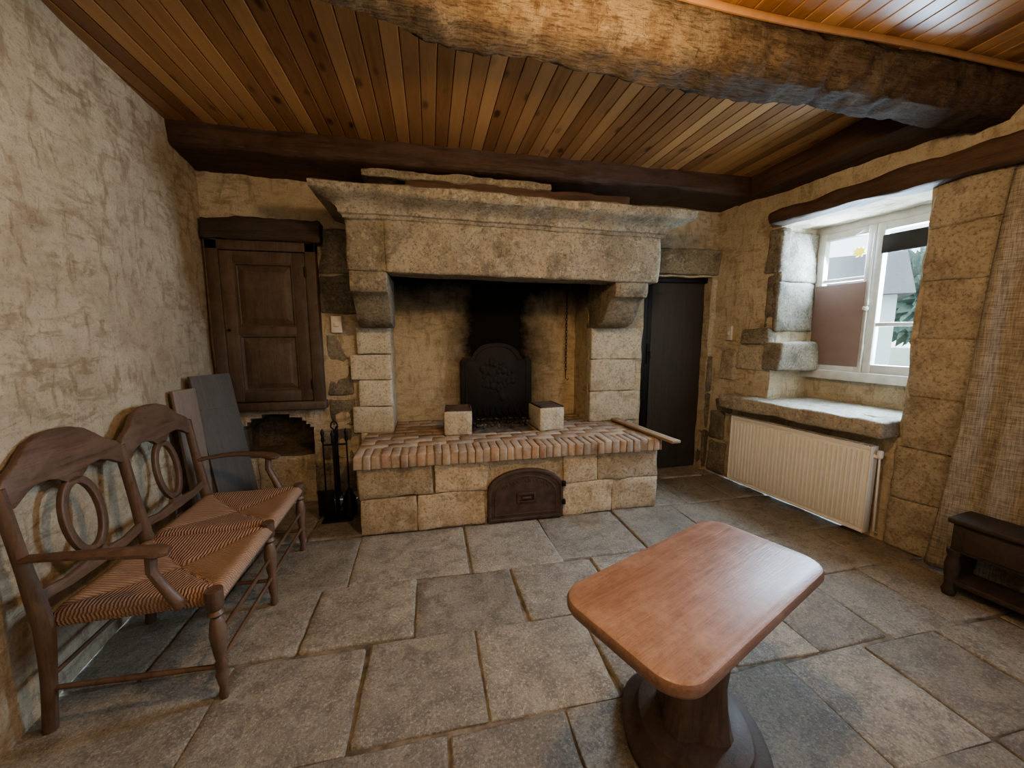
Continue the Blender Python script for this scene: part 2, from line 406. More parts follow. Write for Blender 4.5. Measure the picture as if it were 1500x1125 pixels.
for y1,y0,xs in rows:
    e=[-2.0]+xs+[3.7]
    for a,b in zip(e,e[1:]):
        sd+=1;g=.004
        ay=random.uniform(-.014,.014)
        box(bm,a+g,b-g,y0+g+ay,y1-g+ay,-.05,0+random.uniform(-.003,.003),bev=.011,seg=2,step=.06,amp=.0048,freq=6,seed=sd,jit=.012)
for f in bm.faces:f.material_index=0
box(bm,-2.1,3.8,-1.7,4.1,-.12,-.0115,mi=1,step=.5)
meta(mkobj("floor",bm,[M_floor,M_grout],angle=50),kind="structure")
# ------------------------------------------------------------------ beams (trim)
def secbeam(name,xs,sec,mat,amp,freq,along='x',fy=None,fine=0):
    bm=bmesh.new();rings=[]
    for x in xs:
        ring=[]
        for (a,z) in sec:
            dy,dz=(fy(x,a,z) if fy else (0,0))
            p=Vector((x,a+dy,z+dz)) if along=='x' else Vector((a+dy,x,z+dz))
            ring.append(bm.verts.new(p))
        rings.append(ring)
    n=len(sec)
    for r,s in zip(rings,rings[1:]):
        for i in range(n):bm.faces.new((r[i],r[(i+1)%n],s[(i+1)%n],s[i]))
    bm.faces.new(rings[0]);bm.faces.new(list(reversed(rings[-1])))
    bmesh.ops.recalc_face_normals(bm,faces=bm.faces)
    rough(bm,amp,freq,3)
    if fine:rough(bm,fine,17,5)
    return meta(mkobj(name,bm,mat,angle=50),kind="structure")
def fr(a,b,n):return [a+(b-a)*i/n for i in range(n+1)]
def dens(sec,k=4):
    out=[]
    for i,p in enumerate(sec):
        q=sec[(i+1)%len(sec)]
        for j in range(k):out.append((p[0]+(q[0]-p[0])*j/k,p[1]+(q[1]-p[1])*j/k))
    return out
secbeam("trim_1",fr(-1.75,3.05,160),dens([(3.10,2.86),(3.09,2.70),(3.11,2.68),(3.52,2.66),(3.52,2.86)],6),M_beam,.022,2.6,fine=.007)
def bigf(x,a,z):
    t=max(0,(.15-x))
    d=-.30*t-.015*math.sin(x*2.1)+.02*min(1,max(0,x))
    return (d,.014*math.sin(x*3+1) if z<2.8 else 0)
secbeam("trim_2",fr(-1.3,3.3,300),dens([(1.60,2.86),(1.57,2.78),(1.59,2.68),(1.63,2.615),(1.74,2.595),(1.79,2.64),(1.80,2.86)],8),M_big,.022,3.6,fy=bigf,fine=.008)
def sf(x,a,z):
    return (.1405*(3.5-x) if a>2.9 else -.055*(3.3-x),0)
secbeam("trim_3",fr(1.74,3.3,60),dens([(2.84,2.86),(2.84,2.66),(3.0,2.62),(3.05,2.86)],4),M_beamy,.014,3,along='y',fy=sf,fine=.005)
bm=bmesh.new()
box(bm,.60,2.9,-.04,.12,2.355,2.50,bev=.02,step=.05,amp=.022,freq=4,seed=5)
MR=Matrix((( RW_D.x,RW_N.x,0,RW_O.x),(RW_D.y,RW_N.y,0,RW_O.y),(0,0,1,0),(0,0,0,1)))
for v in bm.verts:
    if v.co.x<1.5:v.co.z+=(-.045 if v.co.z>2.43 else 0.02)*(1.5-v.co.x)
bmesh.ops.transform(bm,matrix=MR,verts=bm.verts);bmesh.ops.recalc_face_normals(bm,faces=bm.faces)
meta(mkobj("trim_4",bm,M_beamy),kind="structure")
bm=bmesh.new();k=0
def bs(x0,x1,z0,z1,pr=.03,mi=0):
    global k;k+=1
    box(bm,x0,x1,3.5-pr,3.56,z0,z1,bev=.014,step=.05,amp=.014,freq=6,seed=k,jit=.018,mi=mi)
bs(2.0,2.93,2.03,2.28,.05,3)
for z0,z1,x1 in ((1.60,2.0,2.90),(1.25,1.58,2.94),(.85,1.22,2.89),(.45,.83,2.94),(.02,.43,2.90)):bs(2.83,x1,z0,z1,.02,1 if z0>1 else 0)
for z0,z1,x0,x1 in ((1.95,2.3,-.86,-.56),(1.62,1.93,-.87,-.58),(1.20,1.45,-.86,-.68),(.93,1.18,-.84,-.64),(.66,.9,-.86,-.66),(.36,.63,-.92,-.68),(.05,.34,-1.0,-.6)):bs(x0,x1,z0,z1,.008,0)
for x0,x1,z0,z1 in ((-1.7,-1.45,.05,.38),(-1.43,-1.05,.06,.40),(-1.68,-1.58,.44,.75)):bs(x0,x1,z0,z1,.002,2)
meta(mkobj("trim_5",bm,[M_grey,M_jamb,M_hearth,M_lime],angle=50),kind="structure")
bm=bmesh.new();box(bm,-1.66,-.83,3.40,3.56,2.165,2.325,bev=.015,step=.05,amp=.020,freq=5,seed=2)
meta(mkobj("trim_6",bm,M_cupd),kind="structure")
bm=bmesh.new();box(bm,-.15,1.62,3.00,3.50,2.45,2.555,bev=.015,step=.06,amp=.014,freq=5,seed=8,mi=0)
box(bm,-.44,.95,2.99,3.40,2.545,2.60,bev=.015,step=.04,amp=.016,freq=7,seed=9,mi=1)
meta(mkobj("trim_7",bm,[M_beam,M_lime]),kind="structure")
bm=bmesh.new();k=50
def rs(u0,u1,z0,z1,pr=.03,dp=.05,mi=0):
    global k;k+=1
    box(bm,u0,u1,-dp,pr,z0,z1,bev=.018,step=.05,amp=.015,freq=5,seed=k,jit=.014,M=MR,mi=mi)
for z0,z1,u0 in ((1.98,2.35,.53),(1.50,1.95,.55)):rs(u0,.66,z0,z1,.012,.10,0)
rs(.62,.68,1.47,1.9,.01,.5,0);rs(.62,.68,1.9,2.33,.01,.5,0)
rs(.36,.64,1.36,1.49,.05,.05,0);rs(.60,.76,1.13,1.38,.05,.45,0);rs(.30,.58,1.12,1.33,.015,.05,1);rs(.12,.30,1.0,1.30,.012,.05,2)
for z0,z1,u0,u1 in ((2.10,2.37,1.60,1.92),(1.775,2.105,1.60,1.95),(1.415,1.78,1.60,1.91),(1.045,1.42,1.60,1.95),(.70,1.05,1.60,1.94),(.355,.705,1.58,1.93),(.0,.36,1.57,1.95)):rs(u0,u1,z0,z1,.03,.42 if z0>.9 else .05,2)
for z0,z1,u0,u1 in ((.02,.35,.05,.25),(.38,.66,.04,.22),(.66,.80,.1,.3)):rs(u0,u1,z0,z1,.02,.05,0)
bmesh.ops.recalc_face_normals(bm,faces=bm.faces)
meta(mkobj("trim_8",bm,[M_grey,M_shelf,M_pill],angle=50),kind="structure")
# ------------------------------------------------------------------ fireplace
FP=empty("fireplace",(.65,3.2,0),0,"rustic limestone fireplace with raised brick-topped hearth and sooty hood","fireplace")
def part(name,bm,mat,parent,label=None,angle=45,smooth=True):
    o=mkobj(name,bm,mat,parent,angle=angle,smooth=smooth)
    if label:o["label"]=label
    return o
def W2(bm,P):
    bmesh.ops.translate(bm,verts=bm.verts,vec=-P.location);return bm
bm=bmesh.new();box(bm,-.48,1.78,2.84,3.5,0.0,.52)
sd=100
for z0,z1,xs in ((.0,.27,[-.53,-.12,.38,1.00,1.44,1.84]),(.272,.50,[-.53,.0,.40,1.00,1.30,1.84])):
    for a,b in zip(xs,xs[1:]):
        sd+=1
        if abs(a-.38)<.03 and abs(b-1.0)<.03:continue
        box(bm,a+.002,b-.002,2.785,2.95,z0,z1,bev=.010,step=.05,amp=.012,freq=6,seed=sd,jit=.008)
box(bm,.36,1.04,2.80,2.95,0,.5,step=.06,amp=.006)
for z0,z1 in ((.0,.27),(.275,.5)):
    box(bm,-.53,-.40,2.9,3.5,z0,z1,bev=.01,step=.08,amp=.008,seed=sd+3);box(bm,1.70,1.84,2.9,3.5,z0,z1,bev=.01,step=.08,amp=.008,seed=sd+4)
part("hearth_base",W2(bm,FP),M_hearth,FP)
bm=bmesh.new();x=-.55
while x<1.83:
    w=random.uniform(.054,.068);x1=min(x+w,1.845)
    box(bm,x+.003,x1-.003,2.745+random.uniform(-.008,.008),2.955,.502,.603+random.uniform(-.005,.005),bev=.008,seg=2,jit=.004)
    x=x1
yy=2.96;r=0
while yy<3.84:
    xa,xb=(-.55,1.845) if yy<3.42 else (-.33,1.5)
    x=xa-(.11 if r%2 else 0)
    while x<xb:
        a=max(x,xa);b=min(x+.22,xb)
        if b-a>.02:box(bm,a+.003,b-.003,yy+.003,yy+.107,.55,.600+random.uniform(-.003,.002),bev=.005,seg=1,jit=.002)
        x+=.22
    yy+=.11;r+=1
box(bm,-.54,1.835,2.76,3.42,.505,.592);box(bm,-.33,1.5,3.42,3.84,.505,.592)
part("brick_top",W2(bm,FP),M_brick,FP,angle=50)
for side,(xa,xb) in enumerate(((-.66,-.33),(1.50,2.05))):
    bm=bmesh.new()
    hs=[.0,.30,.60,.83,1.06,1.28,1.51] if side==0 else [.0,.30,.60,.90,1.21,1.51]
    for i,(a,b) in enumerate(zip(hs,hs[1:])):
        sd+=1;j=.06*(i%2)
        x0,x1=(xa+j,xb) if side==0 else (xa,xb-.03-j)
        if side==1 and b<=.6:x0=1.86
        if side==0 and b<=.6:x1=-.54
        box(bm,x0,x1,3.43,3.56,a+.002,b-.002,bev=.010,step=.05,amp=.008,freq=5,seed=sd,jit=.006)
    part("jamb",W2(bm,FP),M_jamb,FP)
for xa,xb in ((-.55,-.29),(1.50,1.80)):
    bm=bmesh.new();t=bmesh.new()
    pr=[(3.55,1.905),(2.98,1.905),(2.97,1.80),(2.99,1.755),(3.05,1.74),(3.10,1.70),(3.15,1.62),(3.22,1.545),(3.30,1.515),(3.36,1.505),(3.55,1.505)]
    prism(t,pr,'x',xa,xb,bev=.012)
    bmesh.ops.subdivide_edges(t,edges=[e for e in t.edges if e.calc_length()>.1],cuts=3,use_grid_fill=True)
    bmesh.ops.triangulate(t,faces=[f for f in t.faces if len(f.verts)>4])
    rough(t,.006,7,xa);merge(bm,t)
    part("corbel",W2(bm,FP),M_lime,FP,angle=30)
def tilt(bm):
    for v in bm.verts:v.co.z-=.022*(v.co.x+.55)/2.42
bm=bmesh.new()
box(bm,-.56,-.05,2.96,3.2,1.895,2.255,bev=.02,step=.04,amp=.009,freq=4,seed=31)
box(bm,-.30,1.88,2.95,3.2,1.89,2.26,bev=.02,step=.04,amp=.009,freq=4,seed=31)
box(bm,-.56,-.33,3.15,3.55,1.9,2.26,bev=.01,step=.06,amp=.008,seed=33);box(bm,1.64,1.88,3.15,3.55,1.9,2.26,bev=.01,step=.06,amp=.008,seed=34)
tilt(bm);part("mantel_lintel",W2(bm,FP),M_lime,FP)
bm=bmesh.new()
prof=[(-.03,2.235),(.008,2.25),(.014,2.27),(.030,2.278),(.036,2.30),(.05,2.315),(.08,2.335),(.12,2.350),(.15,2.358),(.172,2.366),(.182,2.38),(.182,2.42),(.165,2.432),(-.02,2.44),(-.15,2.44)]
path=[]
ex0,ex1,fy,by=-.55,1.88,2.95,3.52
for i in range(14):path.append(((ex0,by+(fy-by)*i/14),(-1,0)))
path.append(((ex0,fy),(-1,-1)))
for i in range(1,80):path.append(((ex0+(ex1-ex0)*i/80,fy),(0,-1)))
path.append(((ex1,fy),(1,-1)))
for i in range(1,15):path.append(((ex1,fy+(by-fy)*i/14),(1,0)))
g=[]
for (p,d) in path:
    g.append([bm.verts.new((p[0]+d[0]*o_,p[1]+d[1]*o_,z)) for o_,z in prof])
for a,b in zip(g,g[1:]):
    for i in range(len(prof)-1):bm.faces.new((a[i],b[i],b[i+1],a[i+1]))
bmesh.ops.recalc_face_normals(bm,faces=bm.faces)
rough(bm,.012,5,4)
box(bm,-.42,1.75,3.0,3.5,2.38,2.435)
tilt(bm);part("cornice",W2(bm,FP),M_lime,FP,angle=35)
# ash door
AD=empty("ash_door",(0,0,0));AD.parent=FP;AD.location=(.70-.65,2.775-3.2,.01)
def archpts(w,h,z0=0,n=20,sh=.16):
    p=[(-w,z0),(w,z0),(w,h-sh)]
    for i in range(1,n):
        a=math.pi*i/n;p.append((w*math.cos(a),h-sh+sh*math.sin(a)))
    p.append((-w,h-sh));return p
bm=bmesh.new();prism(bm,archpts(.30,.41),'y',-.02,.02,bev=.004,holes=archpts(.277,.385,.025));part("frame",bm,M_rust,AD)
bm=bmesh.new();prism(bm,archpts(.279,.388,.02),'y',-.012,.015)
prism(bm,archpts(.250,.36,.045),'y',-.016,0,bev=.002,holes=archpts(.237,.346,.058))
for i in range(15):
    a=math.pi*(.12+.76*i/14);cx_,cz_=.195*math.cos(a),.235+.085*math.sin(a)
    box(bm,cx_-.006,cx_+.006,-.016,-.01,cz_-.010,cz_+.010,bev=.002)
part("door_leaf",bm,M_rust,AD)
bm=bmesh.new();prism(bm,[(-.075,.145),(.075,.145),(.075,.225),(-.075,.225)],'y',-.026,-.01,holes=[(-.058,.162),(.058,.162),(.058,.208),(-.058,.208)],bev=.002)
box(bm,-.035,.035,-.035,-.01,.177,.193,bev=.004);part("handle",bm,M_rust,AD)
for z_ in (.10,.25):
    bm=bmesh.new();box(bm,.287,.32,-.028,0,z_,z_+.04,bev=.005);part("hinge",bm,M_black,AD)
# ------------------------------------------------------------------ fireback, grate, blocks
bm=bmesh.new()
o=[(-.36,0),(.36,0),(.36,.58),(.33,.62),(.27,.60),(.24,.635),(.22,.68)]
for i in range(1,12):
    a=math.pi*i/12;o.append((.20*math.cos(a),.68+.08*math.sin(a)))
o+=[(-.22,.68),(-.24,.635),(-.27,.60),(-.33,.62),(-.36,.58)]
prism(bm,o,'y',-.02,.02,bev=.004)
inn=[(p[0]*.88,.04+p[1]*.9) for p in o];inn2=[(p[0]*.84,.055+p[1]*.875) for p in o]
prism(bm,inn,'y',-.028,-.015,bev=.003,holes=inn2)
for i in range(46):
    a=random.random()*6.28;r=random.random()**.5
    x_,z_=.17*r*math.cos(a),.40+.20*r*math.sin(a);s=random.uniform(.014,.032)
    t=bmesh.new();bmesh.ops.create_icosphere(t,subdivisions=2,radius=s)
    for v in t.verts:v.co=Vector((v.co.x+x_,v.co.y*.25-.02,v.co.z*1.3+z_))
    merge(bm,t)
fb=mkobj("fireback",bm,M_iron);fb.location=(.65,3.795,.604);fb.rotation_euler=(rad(-2),0,0)
meta(fb,"blackened cast iron fireback with arched top standing in the hearth","fireback")
for i,x0 in enumerate((.10,.90)):
    bm=bmesh.new();box(bm,-.115,.115,-.15,.15,0,.20,bev=.008,step=.05,amp=.005,freq=9,seed=i+70,mi=0)
    for q in range(7):box(bm,-.11,.11,-.14+q*.042,-.14+q*.042+.014,.202,.212,bev=.003,mi=1)
    box(bm,-.11,-.096,-.145,.13,.20,.212,mi=1);box(bm,.096,.11,-.145,.13,.20,.212,mi=1)
    b=mkobj("fire_brick",bm,[M_jamb,M_rust]);b.location=(x0+.125,3.33,.606);b.rotation_euler=(0,0,rad(-4 if i==0 else 6))
    meta(b,"pale stone fire block topped with a small iron grid","fire brick",group="fire blocks on the hearth")
bm=bmesh.new()
for q in range(9):tube(bm,[(-.25+q*.062,-.17,.085),(-.25+q*.062,.15,.085),(-.25+q*.062,.20,.13)],.007,6)
for y_ in (-.13,.12):tube(bm,[(-.26,y_,.078),(.26,y_,.078)],.009,6)
for x_ in (-.22,.22):
    for y_ in (-.13,.12):tube(bm,[(x_,y_,.08),(x_,y_,0)],.010,6)
gr=mkobj("fire_grate",bm,M_black);gr.location=(.615,3.46,.604);meta(gr,"black iron fire grate standing over ashes between the blocks","fire grate")
bm=bmesh.new()
bmesh.ops.create_grid(bm,x_segments=46,y_segments=30,size=1)
for v in bm.verts:
    x_,y_=v.co.x*.27,v.co.y*.24;e=max(0,1-max(abs(v.co.x),abs(v.co.y))**4)
    v.co=Vector((x_,y_,e*(.025+.02*abs(noise.noise(Vector((x_*22,y_*22,0))))+.010*random.random())))
for i in range(60):
    t=bmesh.new();bmesh.ops.create_icosphere(t,subdivisions=1,radius=random.uniform(.006,.016));
    c=Vector((random.uniform(-.24,.24),random.uniform(-.22,.15),random.uniform(.035,.05)))
    for v in t.verts:v.co=v.co*random.uniform(.7,1.3)+c
    merge(bm,t)
a=mkobj("ash_pile",bm,M_ash);a.location=(.615,3.46,.604);meta(a,"grey wood ash and charcoal heaped on the hearth","ash",kind="stuff")
bm=bmesh.new();box(bm,-.04,.04,-.44,.42,0,.022,bev=.004,step=.1,amp=.002)
p=mkobj("wooden_plank",bm,M_plank);p.location=(1.80,3.0,.610);p.rotation_euler=(0,0,rad(6));meta(p,"long narrow brown wooden plank lying along the hearth edge","plank")
bm=bmesh.new();z=0;q=0
while z<.95:
    pts=[]
    for s in range(11):
        a=2*math.pi*s/10;dx,dz=.009*math.cos(a),.020*math.sin(a)-z
        pts.append((dx,0,dz) if q%2 else (0,dx,dz))
    tube(bm,pts,.003,5);z+=.031;q+=1
tube(bm,[(0,0,-z+.01),(0,0,-z-.04),(.02,0,-z-.06),(.035,0,-z-.04)],.004,5)
c=mkobj("hanging_chain",bm,M_black);c.location=(1.36,3.74,2.0);meta(c,"dark iron pot chain hanging inside the hood","chain")
# ------------------------------------------------------------------ fire tools
FT=empty("fire_tool_stand",(-.74,3.12,0),0,"black iron fire tool set on a stand beside the hearth","fire tools")
bm=bmesh.new();box(bm,-.11,.11,-.09,.09,0,.02,bev=.006);tube(bm,[(0,0,.01),(0,0,.72)],.010,8)
tube(bm,[(-.09,0,.60),(.09,0,.60)],.007,6);tube(bm,[(0,-.07,.60),(0,.07,.60)],.007,6)
tube(bm,[(-.025,0,.74),(-.02,0,.77),(0,0,.79),(.02,0,.77),(.025,0,.74),(0,0,.715),(-.025,0,.74)],.006,6);part("stand",bm,M_black,FT)
for i,(dx,dy,kind) in enumerate(((-.085,-.01,0),(.085,-.01,1),(0,-.07,2),(0,.07,3))):
    bm=bmesh.new();tube(bm,[(dx,dy,.15),(dx,dy,.64)],.006,6);lathe(bm,[(.006,.62),(.014,.64),(.010,.67),(.016,.70),(.004,.73)],10,(dx,dy,0))
    if kind==0:box(bm,dx-.06,dx+.06,dy-.006,dy+.006,.03,.24,bev=.004)
    elif kind==1:lathe(bm,[(.055,.03),(.05,.16),(.012,.24)],12,(dx,dy,0))
    elif kind==2:tube(bm,[(dx,dy,.15),(dx,dy,.06),(dx+.03,dy,.04)],.006,6)
    else:
        tube(bm,[(dx,dy,.2),(dx-.03,dy,.12),(dx,dy,.05)],.005,6);tube(bm,[(dx,dy,.2),(dx+.03,dy,.12),(dx,dy,.05)],.005,6)
    part(("shovel","brush","poker","tongs")[kind],bm,M_black,FT)
# ------------------------------------------------------------------ cupboard
CU=empty("wall_cupboard",(-1.26,3.47,.84),0,"dark brown panelled wooden cupboard built into the plaster wall","cupboard")
def raisedpanel(bm,x0,x1,z0,z1,y):
    t=bmesh.new()
    def q(a,yy_):return [t.verts.new((x0+a,yy_,z0+a)),t.verts.new((x1-a,yy_,z0+a)),t.verts.new((x1-a,yy_,z1-a)),t.verts.new((x0+a,yy_,z1-a))]
    L=[q(0,y-.016),q(.010,y-.016),q(.014,y-.002),q(.022,y+.003),q(.062,y-.012),q(.068,y-.014)]
    for A,B in zip(L,L[1:]):
        for i in range(4):t.faces.new((A[i],A[(i+1)%4],B[(i+1)%4],B[i]))
    t.faces.new(L[-1]);bmesh.ops.recalc_face_normals(t,faces=t.faces)
    merge(bm,t)
bm=bmesh.new()
box(bm,-.385,-.30,-.05,.03,0,1.33,bev=.006);box(bm,.305,.385,-.05,.03,0,1.33,bev=.006)
box(bm,-.385,.385,-.050,.03,1.25,1.325,bev=.006);box(bm,-.40,.40,-.07,.03,-.01,.06,bev=.01);part("frame",bm,M_cup,CU)
CD=empty("door",(0,0,0));CD.parent=CU
bm=bmesh.new()
box(bm,-.298,-.205,-.045,-.01,.065,1.245,bev=.004);box(bm,.21,.302,-.045,-.01,.065,1.245,bev=.004)
for z0,z1 in ((.065,.15),(.60,.67),(1.155,1.245)):box(bm,-.207,.212,-.045,-.01,z0,z1,bev=.004)
part("door_frame",bm,M_cup,CD)
for z0,z1 in ((.15,.60),(.67,1.155)):
    bm=bmesh.new();raisedpanel(bm,-.205,.21,z0,z1,-.026);part("panel",bm,M_cup,CD,angle=20)
bm=bmesh.new();lathe(bm,[(.004,0),(.006,.015),(.012,.022),(.010,.03)],12,M=Matrix.Translation((-.26,-.045,.64))@Matrix.Rotation(rad(90),4,'X'));part("knob",bm,M_black,CD)
for z in (.2,1.1):
    bm=bmesh.new();tube(bm,[(.303,-.05,z-.04),(.303,-.05,z+.04)],.008,8);part("hinge",bm,M_black,CD)
# ------------------------------------------------------------------ switches
def switch(name,loc,rz,lab):
    e=empty(name,loc,rz,lab,"light switch")
    bm=bmesh.new();box(bm,-.042,.042,-.018,0.004,-.07,.07,bev=.006);part("plate",bm,M_switch,e)
    bm=bmesh.new();box(bm,-.018,.018,-.028,-.014,-.02,.02,bev=.004);part("rocker",bm,M_switch,e)
switch("light_switch",(-.755,3.475,1.53),0,"cream plastic light switch beside the cupboard")
p=rw(.22,1.46,.012);switch("light_switch",p,rad(81.9)+math.pi,"white plastic light switch on the plaster by the doorway")
# ------------------------------------------------------------------ door
DR=empty("door_1",(2.44,3.62,0),kind="structure")
bm=bmesh.new();box(bm,-.22,.395,-.02,.02,.01,2.0,bev=.004)
for z0,z1 in ((.12,.14),(1.86,1.88)):box(bm,-.2,.39,-.024,-.018,z0,z1,bev=.002)
part("leaf",bm,M_door,DR)
bm=bmesh.new();box(bm,-.38,-.29,-.06,.04,0,2.01,bev=.006);box(bm,-.285,-.225,-.04,.03,0,2.0,bev=.006);box(bm,-.38,.39,-.06,.04,1.97,2.03,bev=.006);part("frame",bm,M_black,DR)
bm=bmesh.new();box(bm,-.27,-.24,-.055,-.038,1.15,1.35,bev=.004);tube(bm,[(-.255,-.05,1.27),(-.255,-.08,1.27),(-.255,-.085,1.2)],.008,6);part("handle",bm,M_iron,DR)
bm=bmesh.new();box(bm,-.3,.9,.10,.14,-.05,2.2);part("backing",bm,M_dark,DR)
# ------------------------------------------------------------------ window
RZ=math.atan2(RW_D.y,RW_D.x)
WO=rw(.64,1.09,-.50)
WN=empty("window_1",WO,RZ,kind="structure")
ly=Vector((-math.sin(RZ),math.cos(RZ),0));sg=1 if ly.dot(RW_N)>0 else -1
WW,WH=.90,1.27
def wb(bm,x0,x1,a,b,z0,z1,bev=.004):
    y0,y1=sorted((sg*a,sg*b));box(bm,x0,x1,y0,y1,z0,z1,bev=bev)
bm=bmesh.new()
wb(bm,-.02,.035,-.03,.05,0,WH);wb(bm,WW-.035,WW+.06,-.03,.05,0,WH);wb(bm,-.02,WW+.06,-.03,.05,WH-.05,WH+.03);wb(bm,-.02,WW+.06,-.03,.08,-.03,.045)
part("window_frame",bm,M_wpaint,WN)
for c,(a,b) in enumerate(((.035,.45),(.45,WW-.035))):
    CS=empty("casement",(0,0,0));CS.parent=WN
    bm=bmesh.new()
    wb(bm,a+.002,a+.055,.0,.06,.045,WH-.05);wb(bm,b-.055,b-.002,.0,.06,.045,WH-.05)
    wb(bm,a+.05,b-.05,.0,.055,.045,.115);wb(bm,a+.05,b-.05,.0,.055,WH-.11,WH-.05)
    zz=.80 if c==0 else .42
    wb(bm,a+.05,b-.05,.01,.05,zz,zz+.03)
    part("casement_frame",bm,M_wpaint,CS)
    bm=bmesh.new();wb(bm,a+.05,b-.05,.022,.028,.11,WH-.105,bev=0);part("pane",bm,M_glass,CS)
    if c==0:
        bm=bmesh.new();wb(bm,a+.01,b-.03,.062,.070,.09,.78,bev=.002);part("brown_panel",bm,M_card,CS,"brown cardboard panel covering the lower pane")
    else:
        bm=bmesh.new();wb(bm,a+.05,b-.03,.062,.080,.98,1.12,bev=.01);part("roller_shade",bm,M_dark,CS,"short dark rolled shade")
for z in (.25,.62,1.0):
    bm=bmesh.new();y0=sg*.075;tube(bm,[(.45,y0,z-.03),(.45,y0,z+.03)],.009,8);part("latch",bm,M_wpaint,WN)
bm=bmesh.new();y0=sg*.07;tube(bm,[(.445,y0,.12),(.445,y0,1.15)],.006,8);lathe(bm,[(.016,0),(.022,.015),(.016,.03)],12,(.445,y0*1.2,.55));part("bolt",bm,M_wpaint,WN)
bm=bmesh.new();pts=[]
for i in range(16):
    a=2*math.pi*i/16;r=.045 if i%2 else .03;pts.append((r*math.cos(a)*1.15,r*math.sin(a)))
y0,y1=sorted((sg*.029,sg*.032));prism(bm,pts,'y',y0,y1)
s=mkobj("window_sticker",bm,M_yel);s.location=WO+Vector((math.cos(RZ),math.sin(RZ),0))*.33+Vector((0,0,1.03));s.rotation_euler=(0,0,RZ)
meta(s,"small yellow leaf-shaped sticker on the window pane","sticker")
# ------------------------------------------------------------------ stone shelf, radiator
bm=bmesh.new();box(bm,.30,1.58,-.02,.20,.755,.875,bev=.018,step=.05,amp=.015,freq=6,seed=22)
box(bm,.66,1.58,-.48,.0,.82,.872,bev=.01,step=.1,amp=.005,seed=23)
bmesh.ops.transform(bm,matrix=MR,verts=bm.verts);bmesh.ops.recalc_face_normals(bm,faces=bm.faces)
sh=mkobj("stone_shelf",bm,M_shelf,origin=rw(.95,.755,.05),angle=50);meta(sh,"thick worn stone window shelf set in the wall above the radiator","shelf")
RA=empty("radiator",rw(.40,.05,.06),RZ,"white ribbed panel radiator mounted under the stone shelf","radiator")
def rb(bm,x0,x1,a,b,z0,z1,bev=.003,mi=None):
    y0,y1=sorted((sg*a,sg*b));box(bm,x0,x1,y0,y1,z0,z1,bev=bev,mi=mi)
LN,RH=1.10,.63
bm=bmesh.new();rb(bm,0,LN,-.0,.055,.02,RH-.02)
n_=33
for i in range(n_):
    c=.025+(LN-.05)*(i+.5)/n_;rb(bm,c-.010,c+.010,.05,.066,.035,RH-.045,bev=.0055)
rb(bm,0,LN,.05,.060,0.0,.02);rb(bm,0,LN,.05,.060,RH-.03,RH-.005)
part("panel",bm,M_white,RA)
for x_ in (0,LN):
    bm=bmesh.new();rb(bm,x_-.004,x_+.004,-.01,.066,0,RH);part("side_cover",bm,M_white,RA)
bm=bmesh.new();rb(bm,0,LN,-.01,.002,RH-.01,RH);rb(bm,0,LN,.05,.064,RH-.01,RH)
for i in range(46):rb(bm,.01+i*.0238,.02+i*.0238,0,.052,RH-.006,RH-.001,bev=0)
part("grille",bm,M_white,RA)
bm=bmesh.new();tube(bm,[(LN,sg*.03,.56),(LN+.04,sg*.03,.56)],.012,10);lathe(bm,[(.014,0),(.018,.01),(.016,.05),(.010,.055)],12,(LN+.035,sg*.03,.555));tube(bm,[(LN+.035,sg*.03,.55),(LN+.035,sg*.0,.02),(LN+.035,sg*-.04,.0)],.006,8);part("valve",bm,M_white,RA)
# ------------------------------------------------------------------ curtain + side table
bm=bmesh.new();nu,nz=110,60;g=[]
for i in range(nu+1):
    row=[]
    for j in range(nz+1):
        t=i/nu;z=.02+2.31*j/nz;q=1-z/2.33
        u=1.95-.13*q*(1-t)+1.13*t
        of=.068+.03*q+(.020*math.sin(t*44+.9*math.sin(z*2))+.010*math.sin(t*19+z*1.3)+.006*math.sin(t*90+z*3))*(1-.3*q)
        row.append(bm.verts.new(rw(u+.02*math.sin(z*2.2),z,of)))
    g.append(row)
for i in range(nu):
    for j in range(nz):bm.faces.new((g[i][j],g[i+1][j],g[i+1][j+1],g[i][j+1]))
cu=mkobj("curtain",bm,M_curt,origin=rw(2.4,0.02,.075));md=cu.modifiers.new("s","SOLIDIFY");md.thickness=.004
meta(cu,"long rough beige linen curtain hanging beside the window pillar","curtain")
ST=empty("side_table",(2.945,1.25,0),rad(8),"small dark wooden side table standing beside the curtain","side table")
bm=bmesh.new();box(bm,-.14,.09,-.24,.24,.42,.45,bev=.010);box(bm,-.12,.07,-.22,.22,.26,.42,bev=.004);part("top",bm,M_cupd,ST)
bm=bmesh.new();box(bm,-.128,-.118,-.17,.17,.28,.405,bev=.003);part("drawer",bm,M_cupd,ST)
for x_ in (-.105,.055):
    for y_ in (-.205,.205):
        bm=bmesh.new();lathe(bm,[(.024,0),(.032,.03),(.022,.06),(.026,.10),(.034,.18),(.024,.23),(.032,.25),(.032,.27)],12,(x_,y_,0));part("leg",bm,M_cupd,ST)
bm=bmesh.new();box(bm,-.12,.07,-.21,.21,.07,.10,bev=.004);part("shelf",bm,M_cupd,ST)
